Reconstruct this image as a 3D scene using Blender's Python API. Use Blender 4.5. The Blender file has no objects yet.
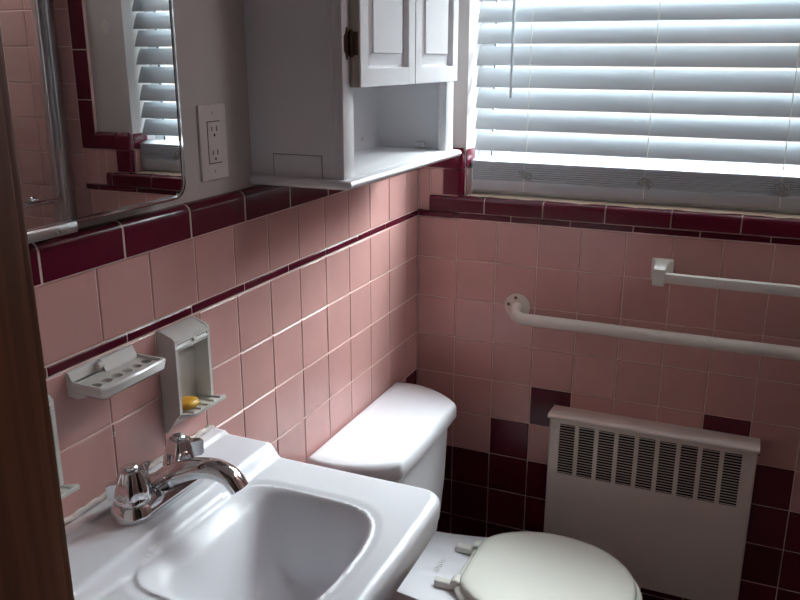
import bpy, bmesh, math, random
from mathutils import Vector, Matrix
random.seed(7)
C = bpy.context.scene
PI = math.pi
Z0 = 1.13            # height of the thin dark tile liner above the floor; z below is measured from it
P = 0.110            # tile pitch
# ------------------------------------------------------------------ materials
def srgb(r, g, b):
    f = lambda c: (c/255/12.92) if c/255 <= 0.04045 else ((c/255+0.055)/1.055)**2.4
    return (f(r), f(g), f(b), 1)
def mat(name, col, rough=0.5, metal=0.0, var=0.0, vscale=8.0, bump=0.0, bscale=60.0, coat=0.0, spec=0.5, island=0.0, trans=0.0):
    m = bpy.data.materials.new(name); m.use_nodes = True
    nt = m.node_tree; N = nt.nodes; L = nt.links
    b = N['Principled BSDF']
    b.inputs['Base Color'].default_value = col
    b.inputs['Roughness'].default_value = rough
    b.inputs['Metallic'].default_value = metal
    b.inputs['Coat Weight'].default_value = coat
    b.inputs['Specular IOR Level'].default_value = spec
    tc = N.new('ShaderNodeTexCoord')
    last = None
    if var > 0:
        n = N.new('ShaderNodeTexNoise'); n.inputs['Scale'].default_value = vscale; n.inputs['Detail'].default_value = 5
        L.new(tc.outputs['Object'], n.inputs['Vector'])
        mr = N.new('ShaderNodeMapRange'); mr.inputs['From Min'].default_value = .3; mr.inputs['From Max'].default_value = .7
        mr.inputs['To Min'].default_value = 1-var; mr.inputs['To Max'].default_value = 1+var
        L.new(n.outputs['Fac'], mr.inputs['Value']); last = mr.outputs[0]
    if island > 0:
        g = N.new('ShaderNodeNewGeometry')
        mr = N.new('ShaderNodeMapRange'); mr.inputs['To Min'].default_value = 1-island; mr.inputs['To Max'].default_value = 1+island
        L.new(g.outputs['Random Per Island'], mr.inputs['Value'])
        if last is None: last = mr.outputs[0]
        else:
            mu = N.new('ShaderNodeMath'); mu.operation = 'MULTIPLY'; L.new(last, mu.inputs[0]); L.new(mr.outputs[0], mu.inputs[1]); last = mu.outputs[0]
    if last is not None:
        vm = N.new('ShaderNodeVectorMath'); vm.operation = 'SCALE'; vm.inputs[0].default_value = col[:3]
        L.new(last, vm.inputs['Scale']); L.new(vm.outputs[0], b.inputs['Base Color'])
    if bump > 0:
        n = N.new('ShaderNodeTexNoise'); n.inputs['Scale'].default_value = bscale; n.inputs['Detail'].default_value = 3
        L.new(tc.outputs['Object'], n.inputs['Vector'])
        bp = N.new('ShaderNodeBump'); bp.inputs['Strength'].default_value = bump; bp.inputs['Distance'].default_value = .002
        L.new(n.outputs['Fac'], bp.inputs['Height']); L.new(bp.outputs[0], b.inputs['Normal'])
    return m
def wood_mat(name, c1, c2):
    m = bpy.data.materials.new(name); m.use_nodes = True
    nt = m.node_tree; N = nt.nodes; L = nt.links; b = N['Principled BSDF']
    tc = N.new('ShaderNodeTexCoord'); mp = N.new('ShaderNodeMapping'); mp.inputs['Scale'].default_value = (38, 38, 1.6)
    n = N.new('ShaderNodeTexNoise'); n.inputs['Scale'].default_value = 2.2; n.inputs['Detail'].default_value = 8; n.inputs['Distortion'].default_value = .6
    r = N.new('ShaderNodeValToRGB'); r.color_ramp.elements[0].color = c1; r.color_ramp.elements[1].color = c2
    r.color_ramp.elements[0].position = .3; r.color_ramp.elements[1].position = .72
    L.new(tc.outputs['Object'], mp.inputs['Vector']); L.new(mp.outputs[0], n.inputs['Vector']); L.new(n.outputs['Fac'], r.inputs[0])
    L.new(r.outputs[0], b.inputs['Base Color']); b.inputs['Roughness'].default_value = .42
    bp = N.new('ShaderNodeBump'); bp.inputs['Strength'].default_value = .12; bp.inputs['Distance'].default_value = .001
    L.new(n.outputs['Fac'], bp.inputs['Height']); L.new(bp.outputs[0], b.inputs['Normal'])
    return m
def glass_mat(name, tint):
    m = bpy.data.materials.new(name); m.use_nodes = True
    nt = m.node_tree; N = nt.nodes; L = nt.links
    for n in list(N):
        if n.type != 'OUTPUT_MATERIAL': N.remove(n)
    out = [n for n in N if n.type == 'OUTPUT_MATERIAL'][0]
    t = N.new('ShaderNodeBsdfTransparent'); t.inputs[0].default_value = tint
    g = N.new('ShaderNodeBsdfGlossy'); g.inputs['Roughness'].default_value = .02
    f = N.new('ShaderNodeFresnel'); ge = N.new('ShaderNodeNewGeometry'); mr = N.new('ShaderNodeMapRange')
    mr.inputs['To Min'].default_value = 1.5; mr.inputs['To Max'].default_value = 1/1.5
    L.new(ge.outputs['Backfacing'], mr.inputs['Value']); L.new(mr.outputs[0], f.inputs[0])
    mx = N.new('ShaderNodeMixShader'); L.new(f.outputs[0], mx.inputs[0]); L.new(t.outputs[0], mx.inputs[1]); L.new(g.outputs[0], mx.inputs[2])
    L.new(mx.outputs[0], out.inputs['Surface'])
    return m
def slat_mat(name, col):
    m = mat(name, col, .38, var=.03, vscale=5)
    nt = m.node_tree; N = nt.nodes; L = nt.links
    # faint embossed grain along the slat
    tc = N.new('ShaderNodeTexCoord'); mp = N.new('ShaderNodeMapping'); mp.inputs['Scale'].default_value = (3, 240, 240)
    n = N.new('ShaderNodeTexNoise'); n.inputs['Scale'].default_value = 1.5; n.inputs['Detail'].default_value = 4
    bp = N.new('ShaderNodeBump'); bp.inputs['Strength'].default_value = .15; bp.inputs['Distance'].default_value = .0008
    L.new(tc.outputs['Object'], mp.inputs['Vector']); L.new(mp.outputs[0], n.inputs['Vector']); L.new(n.outputs['Fac'], bp.inputs['Height'])
    L.new(bp.outputs[0], N['Principled BSDF'].inputs['Normal'])
    return m
M = {}
M['pink'] = mat('pink_glazed_tile', srgb(196, 150, 145), .24, var=.03, vscale=14, island=.05, bump=.06, bscale=25)
M['burgundy'] = mat('burgundy_glazed_tile', srgb(88, 17, 38), .2, spec=.38, island=.14, bump=.04, bscale=25)
M['grout'] = mat('pale_pink_grout', srgb(222, 196, 188), .85, var=.08, vscale=20)
M['plaster'] = mat('painted_plaster', srgb(196, 190, 188), .7, var=.02, vscale=3, bump=.12, bscale=90)
M['ceil'] = mat('ceiling_paint', srgb(226, 225, 222), .85, var=.02, vscale=3)
M['cab'] = mat('white_cabinet_paint', srgb(224, 224, 226), .36, var=.015, vscale=6, bump=.08, bscale=50)
M['seam'] = mat('dark_paint_seam', srgb(120, 118, 118), .7, var=.1)
M['doorside'] = mat('worn_door_edge', srgb(178, 166, 154), .5, var=.14, vscale=22)
M['brass'] = mat('tarnished_brass', srgb(104, 84, 66), .36, metal=.85, var=.2, vscale=60)
M['porc'] = mat('white_porcelain', srgb(232, 233, 237), .3, coat=.1, spec=.4, var=.01, vscale=4)
M['ceramic'] = mat('aged_white_ceramic', srgb(214, 213, 208), .16, coat=.3, var=.03, vscale=14)
M['seat'] = mat('white_enamelled_seat', srgb(224, 224, 214), .27, var=.01, vscale=5)
M['plastic'] = mat('off_white_plastic', srgb(218, 218, 210), .35, var=.02)
M['chrome'] = mat('polished_chrome', (.78, .79, .80, 1), .06, metal=1, var=.03, vscale=15)
M['alu'] = mat('brushed_aluminium', (.62, .63, .64, 1), .28, metal=1, var=.05, vscale=30)
M['bar'] = mat('aged_white_enamel', srgb(222, 216, 206), .33, var=.05, vscale=18)
M['towel'] = mat('satin_plastic_bar', srgb(222, 220, 212), .3, var=.03, vscale=20)
M['rad'] = mat('cream_radiator_enamel', srgb(218, 208, 200), .42, var=.035, vscale=7, bump=.05, bscale=40)
M['dark'] = mat('dark_interior', srgb(14, 13, 13), .8, var=.2)
M['rust'] = mat('rust_spots', srgb(96, 64, 48), .8, var=.3, vscale=40)
M['porc'].node_tree.nodes['Principled BSDF'].inputs['Coat Roughness'].default_value = .08
M['slat'] = slat_mat('white_blind_slat', srgb(188, 194, 199))
M['cord'] = mat('white_cord', srgb(226, 226, 220), .8, var=.05)
M['cordgrey'] = mat('grey_cord', srgb(158, 158, 154), .8, var=.08)  # darker grey than the other cords
M['clear'] = mat('clear_plastic_wand', srgb(196, 204, 208), .2, var=.03)
M['marble'] = mat('cream_sill', srgb(216, 195, 174), .5, var=.06, vscale=16, bump=.2, bscale=40)
M['sash'] = mat('white_window_vinyl', srgb(226, 228, 230), .45, var=.02)
M['gasket'] = mat('black_gasket', srgb(20, 20, 22), .6, var=.1)
M['soap'] = mat('amber_soap', srgb(214, 160, 52), .35, var=.06, vscale=30)
M['soap'].node_tree.nodes['Principled BSDF'].inputs['Subsurface Weight'].default_value = .15
M['soap'].node_tree.nodes['Principled BSDF'].inputs['Subsurface Radius'].default_value = (.01, .006, .002)
M['wood'] = wood_mat('stained_wood', srgb(86, 50, 28), srgb(122, 74, 44))
M['mirror'] = mat('mirror_silver', (.86, .88, .88, 1), .01, metal=1, var=.004, vscale=3)
M['glass'] = glass_mat('window_glass', (.95, .97, .97, 1))
M['shglass'] = glass_mat('shower_glass', (.86, .9, .88, 1))
M['floor'] = mat('floor_tile', srgb(112, 92, 90), .4, var=.12, vscale=30)
M['ground'] = mat('pale_gravel', srgb(128, 130, 120), .9, var=.1, vscale=3)
M['brick'] = mat('pale_pink_brick', srgb(236, 214, 204), .9, var=.1, vscale=6)
M['caulk'] = mat('old_caulk', srgb(214, 203, 196), .7, var=.12, vscale=40)
M['outlet'] = mat('ivory_outlet_plastic', srgb(218, 210, 208), .35, var=.01)

# ------------------------------------------------------------------ object helpers
OFF = {}
def thing(name, label, cat, loc, group=None):
    o = bpy.data.objects.new(name, None); C.collection.objects.link(o)
    o.empty_display_size = .05
    loc = Vector((loc[0], loc[1], loc[2]+Z0)); o.location = loc
    o['label'] = label; o['category'] = cat
    if group: o['group'] = group
    OFF[o] = loc
    return o
def obj(name, bm, m, parent=None, smooth=35, kind=None, label=None):
    off = OFF.get(parent, Vector((0, 0, 0))) if parent else Vector((0, 0, 0))
    bmesh.ops.recalc_face_normals(bm, faces=bm.faces)
    bmesh.ops.translate(bm, vec=Vector((0, 0, Z0))-off, verts=bm.verts)
    me = bpy.data.meshes.new(name); bm.to_mesh(me); bm.free()
    for x in (m if isinstance(m, (list, tuple)) else [m]): me.materials.append(x)
    if smooth:
        for p in me.polygons: p.use_smooth = True
        me.set_sharp_from_angle(angle=math.radians(smooth))
    o = bpy.data.objects.new(name, me); C.collection.objects.link(o)
    if parent: o.parent = parent; OFF[o] = off
    if kind: o['kind'] = kind
    if label: o['label'] = label
    return o
def struct(name, bm, m, parent=None, smooth=35): return obj(name, bm, m, parent, smooth, kind='structure')
def rootmesh(name, bm, m, label, cat, loc, group=None, smooth=35):
    """a thing made of one mesh, origin at its base"""
    L = Vector((loc[0], loc[1], loc[2]+Z0))
    bmesh.ops.recalc_face_normals(bm, faces=bm.faces)
    bmesh.ops.translate(bm, vec=Vector((0, 0, Z0))-L, verts=bm.verts)
    me = bpy.data.meshes.new(name); bm.to_mesh(me); bm.free(); me.materials.append(m)
    for p in me.polygons: p.use_smooth = True
    me.set_sharp_from_angle(angle=math.radians(smooth))
    o = bpy.data.objects.new(name, me); C.collection.objects.link(o); o.location = L
    o['label'] = label; o['category'] = cat
    if group: o['group'] = group
    OFF[o] = L
    return o
# ------------------------------------------------------------------ mesh helpers
def box(bm, x0, x1, y0, y1, z0, z1, r=0.0, seg=2, mi=0):
    vs = [bm.verts.new((x, y, z)) for x in (x0, x1) for y in (y0, y1) for z in (z0, z1)]
    F = [(0, 1, 3, 2), (4, 6, 7, 5), (0, 4, 5, 1), (2, 3, 7, 6), (0, 2, 6, 4), (1, 5, 7, 3)]
    fs = [bm.faces.new([vs[i] for i in f]) for f in F]
    for f in fs: f.material_index = mi
    if r > 0:
        es = list({e for f in fs for e in f.edges})
        bmesh.ops.bevel(bm, geom=es, offset=r, segments=seg, profile=.5, affect='EDGES', clamp_overlap=True)
def loft(bm, rings, cap0=True, cap1=True, mi=0, closed=True):
    R = [[bm.verts.new(p) for p in r] for r in rings]
    n = len(R[0])
    for a, b in zip(R[:-1], R[1:]):
        for i in range(n if closed else n-1):
            j = (i+1) % n
            try: f = bm.faces.new((a[i], a[j], b[j], b[i])); f.material_index = mi
            except ValueError: pass
    if cap0: bm.faces.new(R[0][::-1]).material_index = mi
    if cap1: bm.faces.new(R[-1]).material_index = mi
    return R
def tube(bm, pts, rad, n=14, sy=1.0, caps=True, mi=0):
    pts = [Vector(p) for p in pts]; rad = rad if isinstance(rad, (list, tuple)) else [rad]*len(pts)
    rings = []; prev = None
    for i, p in enumerate(pts):
        t = (pts[min(i+1, len(pts)-1)]-pts[max(i-1, 0)]).normalized()
        if prev is None:
            u = t.orthogonal().normalized()
        else:
            u = (prev-t*prev.dot(t)).normalized()
        prev = u; v = t.cross(u)
        rings.append([p+u*math.cos(2*PI*k/n)*rad[i]+v*math.sin(2*PI*k/n)*rad[i] for k in range(n)])
    loft(bm, rings, caps, caps, mi)
def spline(pts, m=8):
    pts = [Vector(p) for p in pts]; out = []
    for i in range(len(pts)-1):
        p0 = pts[max(i-1, 0)]; p1 = pts[i]; p2 = pts[i+1]; p3 = pts[min(i+2, len(pts)-1)]
        for k in range(m):
            t = k/m
            out.append(.5*((2*p1)+(p2-p0)*t+(2*p0-5*p1+4*p2-p3)*t*t+(3*p1-p0-3*p2+p3)*t**3))
    out.append(pts[-1]); return out
def lathe(bm, prof, center, axis='z', n=28, lobes=0, amp=0, mi=0):
    cx, cy, cz = center; rings = []
    for r, h in prof:
        ring = []
        for k in range(n):
            a = 2*PI*k/n; rr = max(r, 1e-5)*(1+amp*math.cos(lobes*a) if lobes else 1)
            c, s = rr*math.cos(a), rr*math.sin(a)
            ring.append({'z': (cx+c, cy+s, cz+h), 'y': (cx+c, cy+h, cz+s), 'x': (cx+h, cy+c, cz+s)}[axis])
        rings.append(ring)
    loft(bm, rings, True, True, mi)
def extrude(bm, prof, axis, a0, a1, mi=0):
    """prof: closed list of (u,w): for axis y -> (x,z), axis x -> (y,z), axis z -> (x,y)"""
    f = {'y': lambda u, w, a: (u, a, w), 'x': lambda u, w, a: (a, u, w), 'z': lambda u, w, a: (u, w, a)}[axis]
    loft(bm, [[f(u, w, a0) for u, w in prof], [f(u, w, a1) for u, w in prof]], mi=mi)
def rrect(cx, cy, hx, hy, r, n=8):
    out = []; r = min(r, hx, hy)
    for sx, sy, a0 in ((1, 1, 0), (-1, 1, PI/2), (-1, -1, PI), (1, -1, 3*PI/2)):
        for k in range(n+1):
            a = a0+PI/2*k/n
            out.append((cx+sx*(hx-r)+r*math.cos(a), cy+sy*(hy-r)+r*math.sin(a)))
    return out
GAP = 0.0013
def tile(bm, plane, a0, a1, b0, b1, mi, d=0.0, sgn=1, gap=GAP):
    """one cushioned tile on plane 'x' (a=y,b=z) or 'y' (a=x,b=z); front at coordinate d, facing sgn"""
    a0 += gap; a1 -= gap; b0 += gap; b1 -= gap; e = .0016
    if a1-a0 < .004 or b1-b0 < .004: return
    def pt(a, b, q):
        return (d+sgn*q, a, b) if plane == 'x' else (a, d+sgn*q, b)
    j = [random.uniform(-.00025, .00025) for _ in range(3)]
    def fr(a, b):
        u = (a-a0)/(a1-a0)-.5; w = (b-b0)/(b1-b0)-.5
        return pt(a, b, j[0]+j[1]*u+j[2]*w)
    f = [fr(a0+e, b0+e), fr(a1-e, b0+e), fr(a1-e, b1-e), fr(a0+e, b1-e)]
    m_ = [pt(a0, b0, -.0012), pt(a1, b0, -.0012), pt(a1, b1, -.0012), pt(a0, b1, -.0012)]
    k = [pt(a0, b0, -.005), pt(a1, b0, -.005), pt(a1, b1, -.005), pt(a0, b1, -.005)]
    F, Mv, K = ([bm.verts.new(p) for p in q] for q in (f, m_, k))
    fs = [bm.faces.new(F)]
    for i in range(4):
        jn = (i+1) % 4
        fs.append(bm.faces.new((Mv[i], Mv[jn], F[jn], F[i]))); fs.append(bm.faces.new((K[i], K[jn], Mv[jn], Mv[i])))
    for x in fs: x.material_index = mi
FL = -Z0
CEIL = 1.29
XR = 1.95; YF = -1.66
TW = .012            # tile face stands this far proud of the plaster

# ------------------------------------------------------------------ setting: walls
def plain(*boxes, r=0):
    bm = bmesh.new()
    for b in boxes: box(bm, *b, r=r)
    return bm
OL, OR_, OB, OT = .128, 1.031, .055, 1.05     # window opening
wl = struct('wall_left', plain((-.14, -TW, YF-.12, .16, FL, CEIL)), M['plaster'], smooth=0)
wb = struct('wall_back', plain((-TW, OL, TW, .16, FL, CEIL), (OR_, XR+.14, TW, .16, FL, CEIL), (OL, OR_, TW, .16, FL, OB-.012), (OL, OR_, TW, .16, OT, CEIL)), M['plaster'], smooth=0)
wr = struct('wall_right', plain((XR+TW, XR+.14, YF, TW, FL, CEIL)), M['plaster'], smooth=0)
DL, DR, DT = .410, 1.2, .92                  # doorway
wf = struct('wall_front', plain((-TW, DL-.02, YF-.12, YF, FL, CEIL), (DR+.02, XR+.14, YF-.12, YF, FL, CEIL), (DL-.02, DR+.02, YF-.12, YF, DT+.02, CEIL)), M['plaster'], smooth=0)
struct('floor', plain((-.14, XR+.14, -3.2, .16, FL-.1, FL)), M['floor'], smooth=0)
struct('ceiling', plain((-.14, XR+.14, -3.2, .16, CEIL, CEIL+.1)), M['ceil'], smooth=0)
# hall behind the camera
struct('wall_hall', plain((-.14, XR+.14, -3.3, -3.2, FL, CEIL), (-.24, -.14, -3.2, YF-.12, FL, CEIL), (XR+.14, XR+.24, -3.2, YF-.12, FL, CEIL)), M['plaster'], smooth=0)
# wooden door lining and casings
bm = bmesh.new()
box(bm, DL-.02, DL, YF-.125, YF+.004, FL, DT, r=.002)
box(bm, DR, DR+.02, YF-.125, YF+.004, FL, DT, r=.002)
box(bm, DL-.02, DR+.02, YF-.125, YF+.004, DT, DT+.02, r=.002)
for (a, b) in ((DL-.085, DL-.006), (DR+.006, DR+.085)):
    box(bm, a, b, YF, YF+.016, FL, DT+.075, r=.004); box(bm, a, b, YF-.138, YF-.12, FL, DT+.075, r=.004)
struct('trim_1', bm, M['wood'])

# left wall tiles: wainscot
bm = bmesh.new()
box(bm, -TW-.001, -.0016, YF, 0, FL, .15, mi=2)
cols = [0, -.0792]
while cols[-1] > YF: cols.append(max(cols[-1]-P, YF))
BUR_L = {(0, 4), (1, 5)}
for c in range(len(cols)-1):
    a1, a0 = cols[c], cols[c+1]
    tile(bm, 'x', a0, a1, .017, .017+P, 0)
    for r in range(11):
        b1 = -r*P; b0 = max(-(r+1)*P, FL)
        if b1-b0 < .006: continue
        tile(bm, 'x', a0, a1, b0, b1, 1 if (r >= 6 or (c, r) in BUR_L) else 0)
y = -.0565
lj = [0, -.055]
while lj[-1] > YF: lj.append(max(lj[-1]-.1535, YF))
for a1, a0 in zip(lj[:-1], lj[1:]): tile(bm, 'x', a0, a1, .0005, .0168, 1)
struct('trim_2', bm, [M['pink'], M['burgundy'], M['grout']], wl, smooth=25)
bm = bmesh.new()
def bull(front, zb, zt, back, r=.013, n=6):
    """cross-section of a bullnose trim tile in (out, z); out grows toward the room"""
    pr = [(back, zb), (front, zb)]
    for k in range(n+1):
        a = PI/2*k/n; pr.append((front-r+r*math.cos(a), zt-r+r*math.sin(a)))
    pr.append((back, zt)); return pr
cj = [0, -.047]
while cj[-1] > YF: cj.append(max(cj[-1]-.1537, YF))
for a1, a0 in zip(cj[:-1], cj[1:]):
    extrude(bm, bull(.004, .129, .183, -TW-.003), 'y', a0+.0024, a1-.0024, mi=0)
extrude(bm, bull(.0032, .127, .1823, -TW-.003), 'y', YF, 0, mi=1)
struct('trim_3', bm, [M['burgundy'], M['grout']], wl)
# old paint chips on the tile beside the basin
bm = bmesh.new()
for (yy, zz, w, h, tl) in ((-1.176, -.125, .0022, 0, 0), (-1.1775, -.129, .002, 0, 0)):
    lathe(bm, [(0, 0), (w, .0), (w*.8, .0006), (0, .0008)], (0, yy, zz), 'x', n=10)
bm2 = bm
struct('trim_4', bm2, M['caulk'], wl)

# back wall tiles
bm = bmesh.new()
xc = [0] + [.111+P*k for k in range(17)]
xc = [x for x in xc if x < XR] + [XR]
box(bm, -.001, XR+TW, .0016, TW+.001, FL, .019, mi=2)
box(bm, -.001, .110, .0016, TW+.001, .0, .15, mi=2)
box(bm, 1.052, XR+TW, .0016, TW+.001, .0, .15, mi=2)
box(bm, 1.17, XR+TW, .0016, TW+.001, .1, CEIL, mi=2)
BUR_B = {(3, 4), (2, 5), (7, 4), (8, 5)}
for c in range(len(xc)-1):
    for r in range(11):
        b1 = -r*P; b0 = max(-(r+1)*P, FL)
        if b1-b0 < .006: continue
        tile(bm, 'y', xc[c], xc[c+1], b0, b1, 1 if (r >= 6 or (c, r) in BUR_B) and xc[c] < 1.2 else 0, sgn=-1)
lx = [0, .103]
while lx[-1] < 1.23: lx.append(min(lx[-1]+.1536, 1.23))
for a0, a1 in zip(lx[:-1], lx[1:]): tile(bm, 'y', a0, a1, .0005, .0168, 1, sgn=-1)
tile(bm, 'y', 0, .034, .017, .131, 0, sgn=-1); tile(bm, 'y', .034, .071, .060, .131, 0, sgn=-1)
tile(bm, 'y', 1.138, 1.17, .017, .131, 0, sgn=-1); tile(bm, 'y', 1.088, 1.138, .060, .131, 0, sgn=-1)
cx = [1.23, 1.298]
while cx[-1] < XR: cx.append(min(cx[-1]+P, XR))
for a0, a1 in zip(cx[:-1], cx[1:]):
    zz = 0.0
    while zz < CEIL-.01:
        z1 = min(zz+P, CEIL); tile(bm, 'y', a0, a1, zz, z1, 0, sgn=-1); zz = z1
zz = .131
while zz < CEIL-.01:
    z1 = min(zz+.15, CEIL); tile(bm, 'y', 1.17, 1.23, zz, z1, 1, sgn=-1); zz = z1
tile(bm, 'y', 1.17, 1.23, .017, .131, 0, sgn=-1)
struct('trim_5', bm, [M['pink'], M['burgundy'], M['grout']], wb, smooth=25)
# burgundy bullnose round the window: cap pieces, pillars, reveal pieces and sill nosing
bm = bmesh.new()
def bullx(a0, a1, zb, zt, front, back, r=.013, mi=0):
    extrude(bm, [(-u, w) for u, w in bull(-front, zb, zt, -back, r)], 'x', a0, a1, mi)
bullx(.004, .071, .133, .183, -.003, .016)
bullx(1.09, 1.17, .133, .183, -.003, .016)
def pillar(x0, x1, mirror):
    # vertical bullnose: rounded toward the opening, curls back into the reveal
    r = .016; pr = []
    s = -1 if mirror else 1
    xa, xb = (x0, x1) if not mirror else (x1, x0)
    pr = [(xa, .012), (xa, -.004)]
    for k in range(7):
        a = PI/2-PI/2*k/6
        pr.append((xb-s*r+s*r*math.cos(a), -.004+r-r*math.sin(a)))
    pr.append((xb, .012))
    extrude(bm, pr, 'z', .0635, .129, 0)
    # crown of the pillar: small quarter-rounded cap
    pr2 = [(u, v) for u, v in pr]
    rings = []
    for z, ins in ((.132, 0), (.168, 0), (.178, .004), (.184, .013)):
        rings.append([(u + (ins*(-s) if abs(u-xb) < .002 else (ins*s if abs(u-xa) < .002 else 0)), v+(ins if v < 0 else 0), z) for u, v in pr2])
    loft(bm, rings)
pillar(.072, .1255, False); pillar(1.0335, 1.0885, True)
# reveal tiles inside the opening (pink below, burgundy cap)
for (x0, x1) in ((.1255, OL+.001), (OR_-.001, 1.0335)):
    box(bm, x0-.002, x1+.002, .0125, .075, .062, .131, r=.001, mi=2)
    box(bm, x0-.003, x1+.003, .0125, .075, .133, .181, r=.003, mi=0)
sj = [.034, .186, .340, .495, .650, .805, .960, 1.115, 1.138]
for a0, a1 in zip(sj[:-1], sj[1:]): bullx(a0+(.0 if a0 == .034 else .0017), a1-.0017, .0195, .0605, -.006, .03, .014)
bullx(.036, 1.136, .0195, .059, -.0042, .03, .014, mi=1)
# horizontal groove lines pressed in each nosing
struct('trim_6', bm, [M['burgundy'], M['grout'], M['pink']], wb)
# cream sill slab with ragged caulk along the nosing
bm = bmesh.new()
box(bm, OL-.002, OR_+.002, .024, .16, .043, .0612, r=.001)
N_ = 120; top = []; 
for k in range(N_+1):
    x = OL-.02+(OR_-OL+.04)*k/N_
    yf = .0135+.0045*math.sin(x*41)+.003*math.sin(x*97+1)+.002*random.uniform(-1, 1)
    top.append((x, yf))
ra = [[(x, .04, .058), (x, .04, .0635), (x, yf+.006, .0632), (x, yf, .0608), (x, yf, .058)] for x, yf in top]
loft(bm, ra)
struct('trim_7', bm, M['marble'], wb)
# filler patch on the plaster beside the window
bm = bmesh.new()
ring = [[(1.098+.017*s*(1+.18*math.sin(3*a)+.1*math.sin(5*a+1))*math.cos(a), TW-d, .495+.019*s*(1+.15*math.cos(4*a))*math.sin(a)) for a in [2*PI*k/24 for k in range(24)]] for s, d in ((1, -.0005), (.92, .0012), (.4, .002))]
loft(bm, ring); struct('trim_8', bm, M['caulk'], wb)
# right wall tiles (tub side)
bm = bmesh.new()
box(bm, XR+.0016, XR+TW+.001, YF, 0, FL, CEIL, mi=1)
for i in range(16):
    for j in range(23):
        a0, a1 = -min((i+1)*P, -YF), -i*P; b0 = FL+j*P; b1 = min(b0+P, CEIL)
        if a1-a0 < .01 or b1-b0 < .01: continue
        tile(bm, 'x', a0, a1, b0, b1, 0, d=XR, sgn=-1)
struct('trim_9', bm, [M['pink'], M['grout']], wr, smooth=25)

# ------------------------------------------------------------------ window
bm = bmesh.new()
y0, y1 = .115, .155
box(bm, OL, OL+.035, y0, y1, .061, OT, r=.002); box(bm, OR_-.035, OR_, y0, y1, .061, OT, r=.002)
box(bm, OL+.03, OR_-.03, y0, y1, .061, .115, r=.002); box(bm, OL+.03, OR_-.03, y0, y1, OT-.04, OT, r=.002)
box(bm, OL+.03, OR_-.03, y0, y1, .49, .53, r=.002)
win = struct('window_1', bm, M['sash'])
bm = bmesh.new(); box(bm, OL+.03, OR_-.03, .134, .138, .1, OT-.03); struct('pane', bm, M['glass'], win, smooth=0)
bm = bmesh.new()
for xx in (OL+.036, OR_-.039): box(bm, xx, xx+.003, .112, .118, .1, OT-.03)
struct('gasket', bm, M['gasket'], win, smooth=0)
# outdoors: pale ground and the neighbouring wall seen through the slats
struct('ground', plain((-6, 8, .3, 12, FL-1.2, FL-1.1)), M['ground'], smooth=0)
struct('wall_neighbour', plain((-1.5, 7, 6, 6.2, FL-1.1, 1.0)), M['brick'], smooth=0)

# ------------------------------------------------------------------ venetian blind
bl = thing('venetian_blind', 'white wide-slat blind hanging in the window above the burgundy sill', 'blind', (.545, .055, .074))
bx0, bx1 = .139, 1.023; ym = .058
bm = bmesh.new(); box(bm, bx0, bx1, .03, .09, .985, 1.045, r=.004); obj('headrail', bm, M['slat'], bl)
def slat(zb, tilt, w=.052, t=.0028, droop=0.0):
    bm = bmesh.new(); n = 6; up = []; lo = []
    for k in range(n+1):
        s = (k/n-.5); crown = .0016*(1-4*s*s)
        c, sn = math.cos(tilt), math.sin(tilt)
        for lst, q in ((up, crown+t/2), (lo, crown-t/2)):
            yy = s*w*c-q*sn; zz = s*w*sn+q*c
            lst.append((ym+yy, zb+w/2*sn+zz))
    prof = up+lo[::-1]
    loft(bm, [[(bx0, u, w_) for u, w_ in prof], [(bx1, u, w_+droop) for u, w_ in prof]])
    return obj('slat', bm, M['slat'], bl, smooth=50)
TILT = math.radians(64)
zs = [.176, .2305, .2835, .336, .390, .442, .493, .543]
while zs[-1] < .90: zs.append(zs[-1]+.0515)
for i, z in enumerate(zs): slat(z, TILT+math.radians(random.uniform(-.8, .8)), droop=-.003 if i else 0)
slat(.1500, math.radians(8))
for k in range(8): slat(.1085+k*.0054, 0, t=.0034)
bm = bmesh.new(); extrude(bm, [(ym-.026, .079), (ym-.0245, .0765), (ym-.012, .0650), (ym+.024, .0645), (ym+.026, .0665), (ym+.026, .1025), (ym+.024, .1045), (ym-.0245, .1045), (ym-.026, .103)], 'x', bx0, bx1); obj('bottom_rail', bm, M['slat'], bl)
for xx in (.278, .576, .878):
    bm = bmesh.new(); i0 = ym-.0135
    # front lift/ladder cord: in the gaps it dips back behind each slat edge
    pts = [(xx+.002, i0-.016, .080), (xx, i0-.0145, .155)]
    for z in zs[:-1]:
        pts += [(xx, i0-.0025, z-.003), (xx+.0005, i0+.004, z+.022)]
    tube(bm, pts, .0012, n=6)
    tube(bm, [(xx+.012, ym+.015, .1), (xx+.012, ym+.015, 1.0)], .0009, n=6)
    obj('ladder_cord', bm, M['cord'], bl)
    bm = bmesh.new(); pts = []
    rr = random.Random(int(xx*1000))
    for k in range(15):
        pts.append((xx+.004+rr.uniform(-.021, .021), i0-.0165+rr.uniform(-.002, .001), .118+rr.uniform(-.014, .018)))
    tube(bm, spline(pts, 4), .0015, n=6)
    obj('cord_bunch', bm, M['cordgrey'], bl)
bm = bmesh.new(); lathe(bm, [(0, .311), (.0042, .3115), (.0048, .317), (.0042, .325), (.0042, .9), (0, .9)], (.236, .028, 0), n=8)
obj('tilt_wand', bm, M['clear'], bl)

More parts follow.
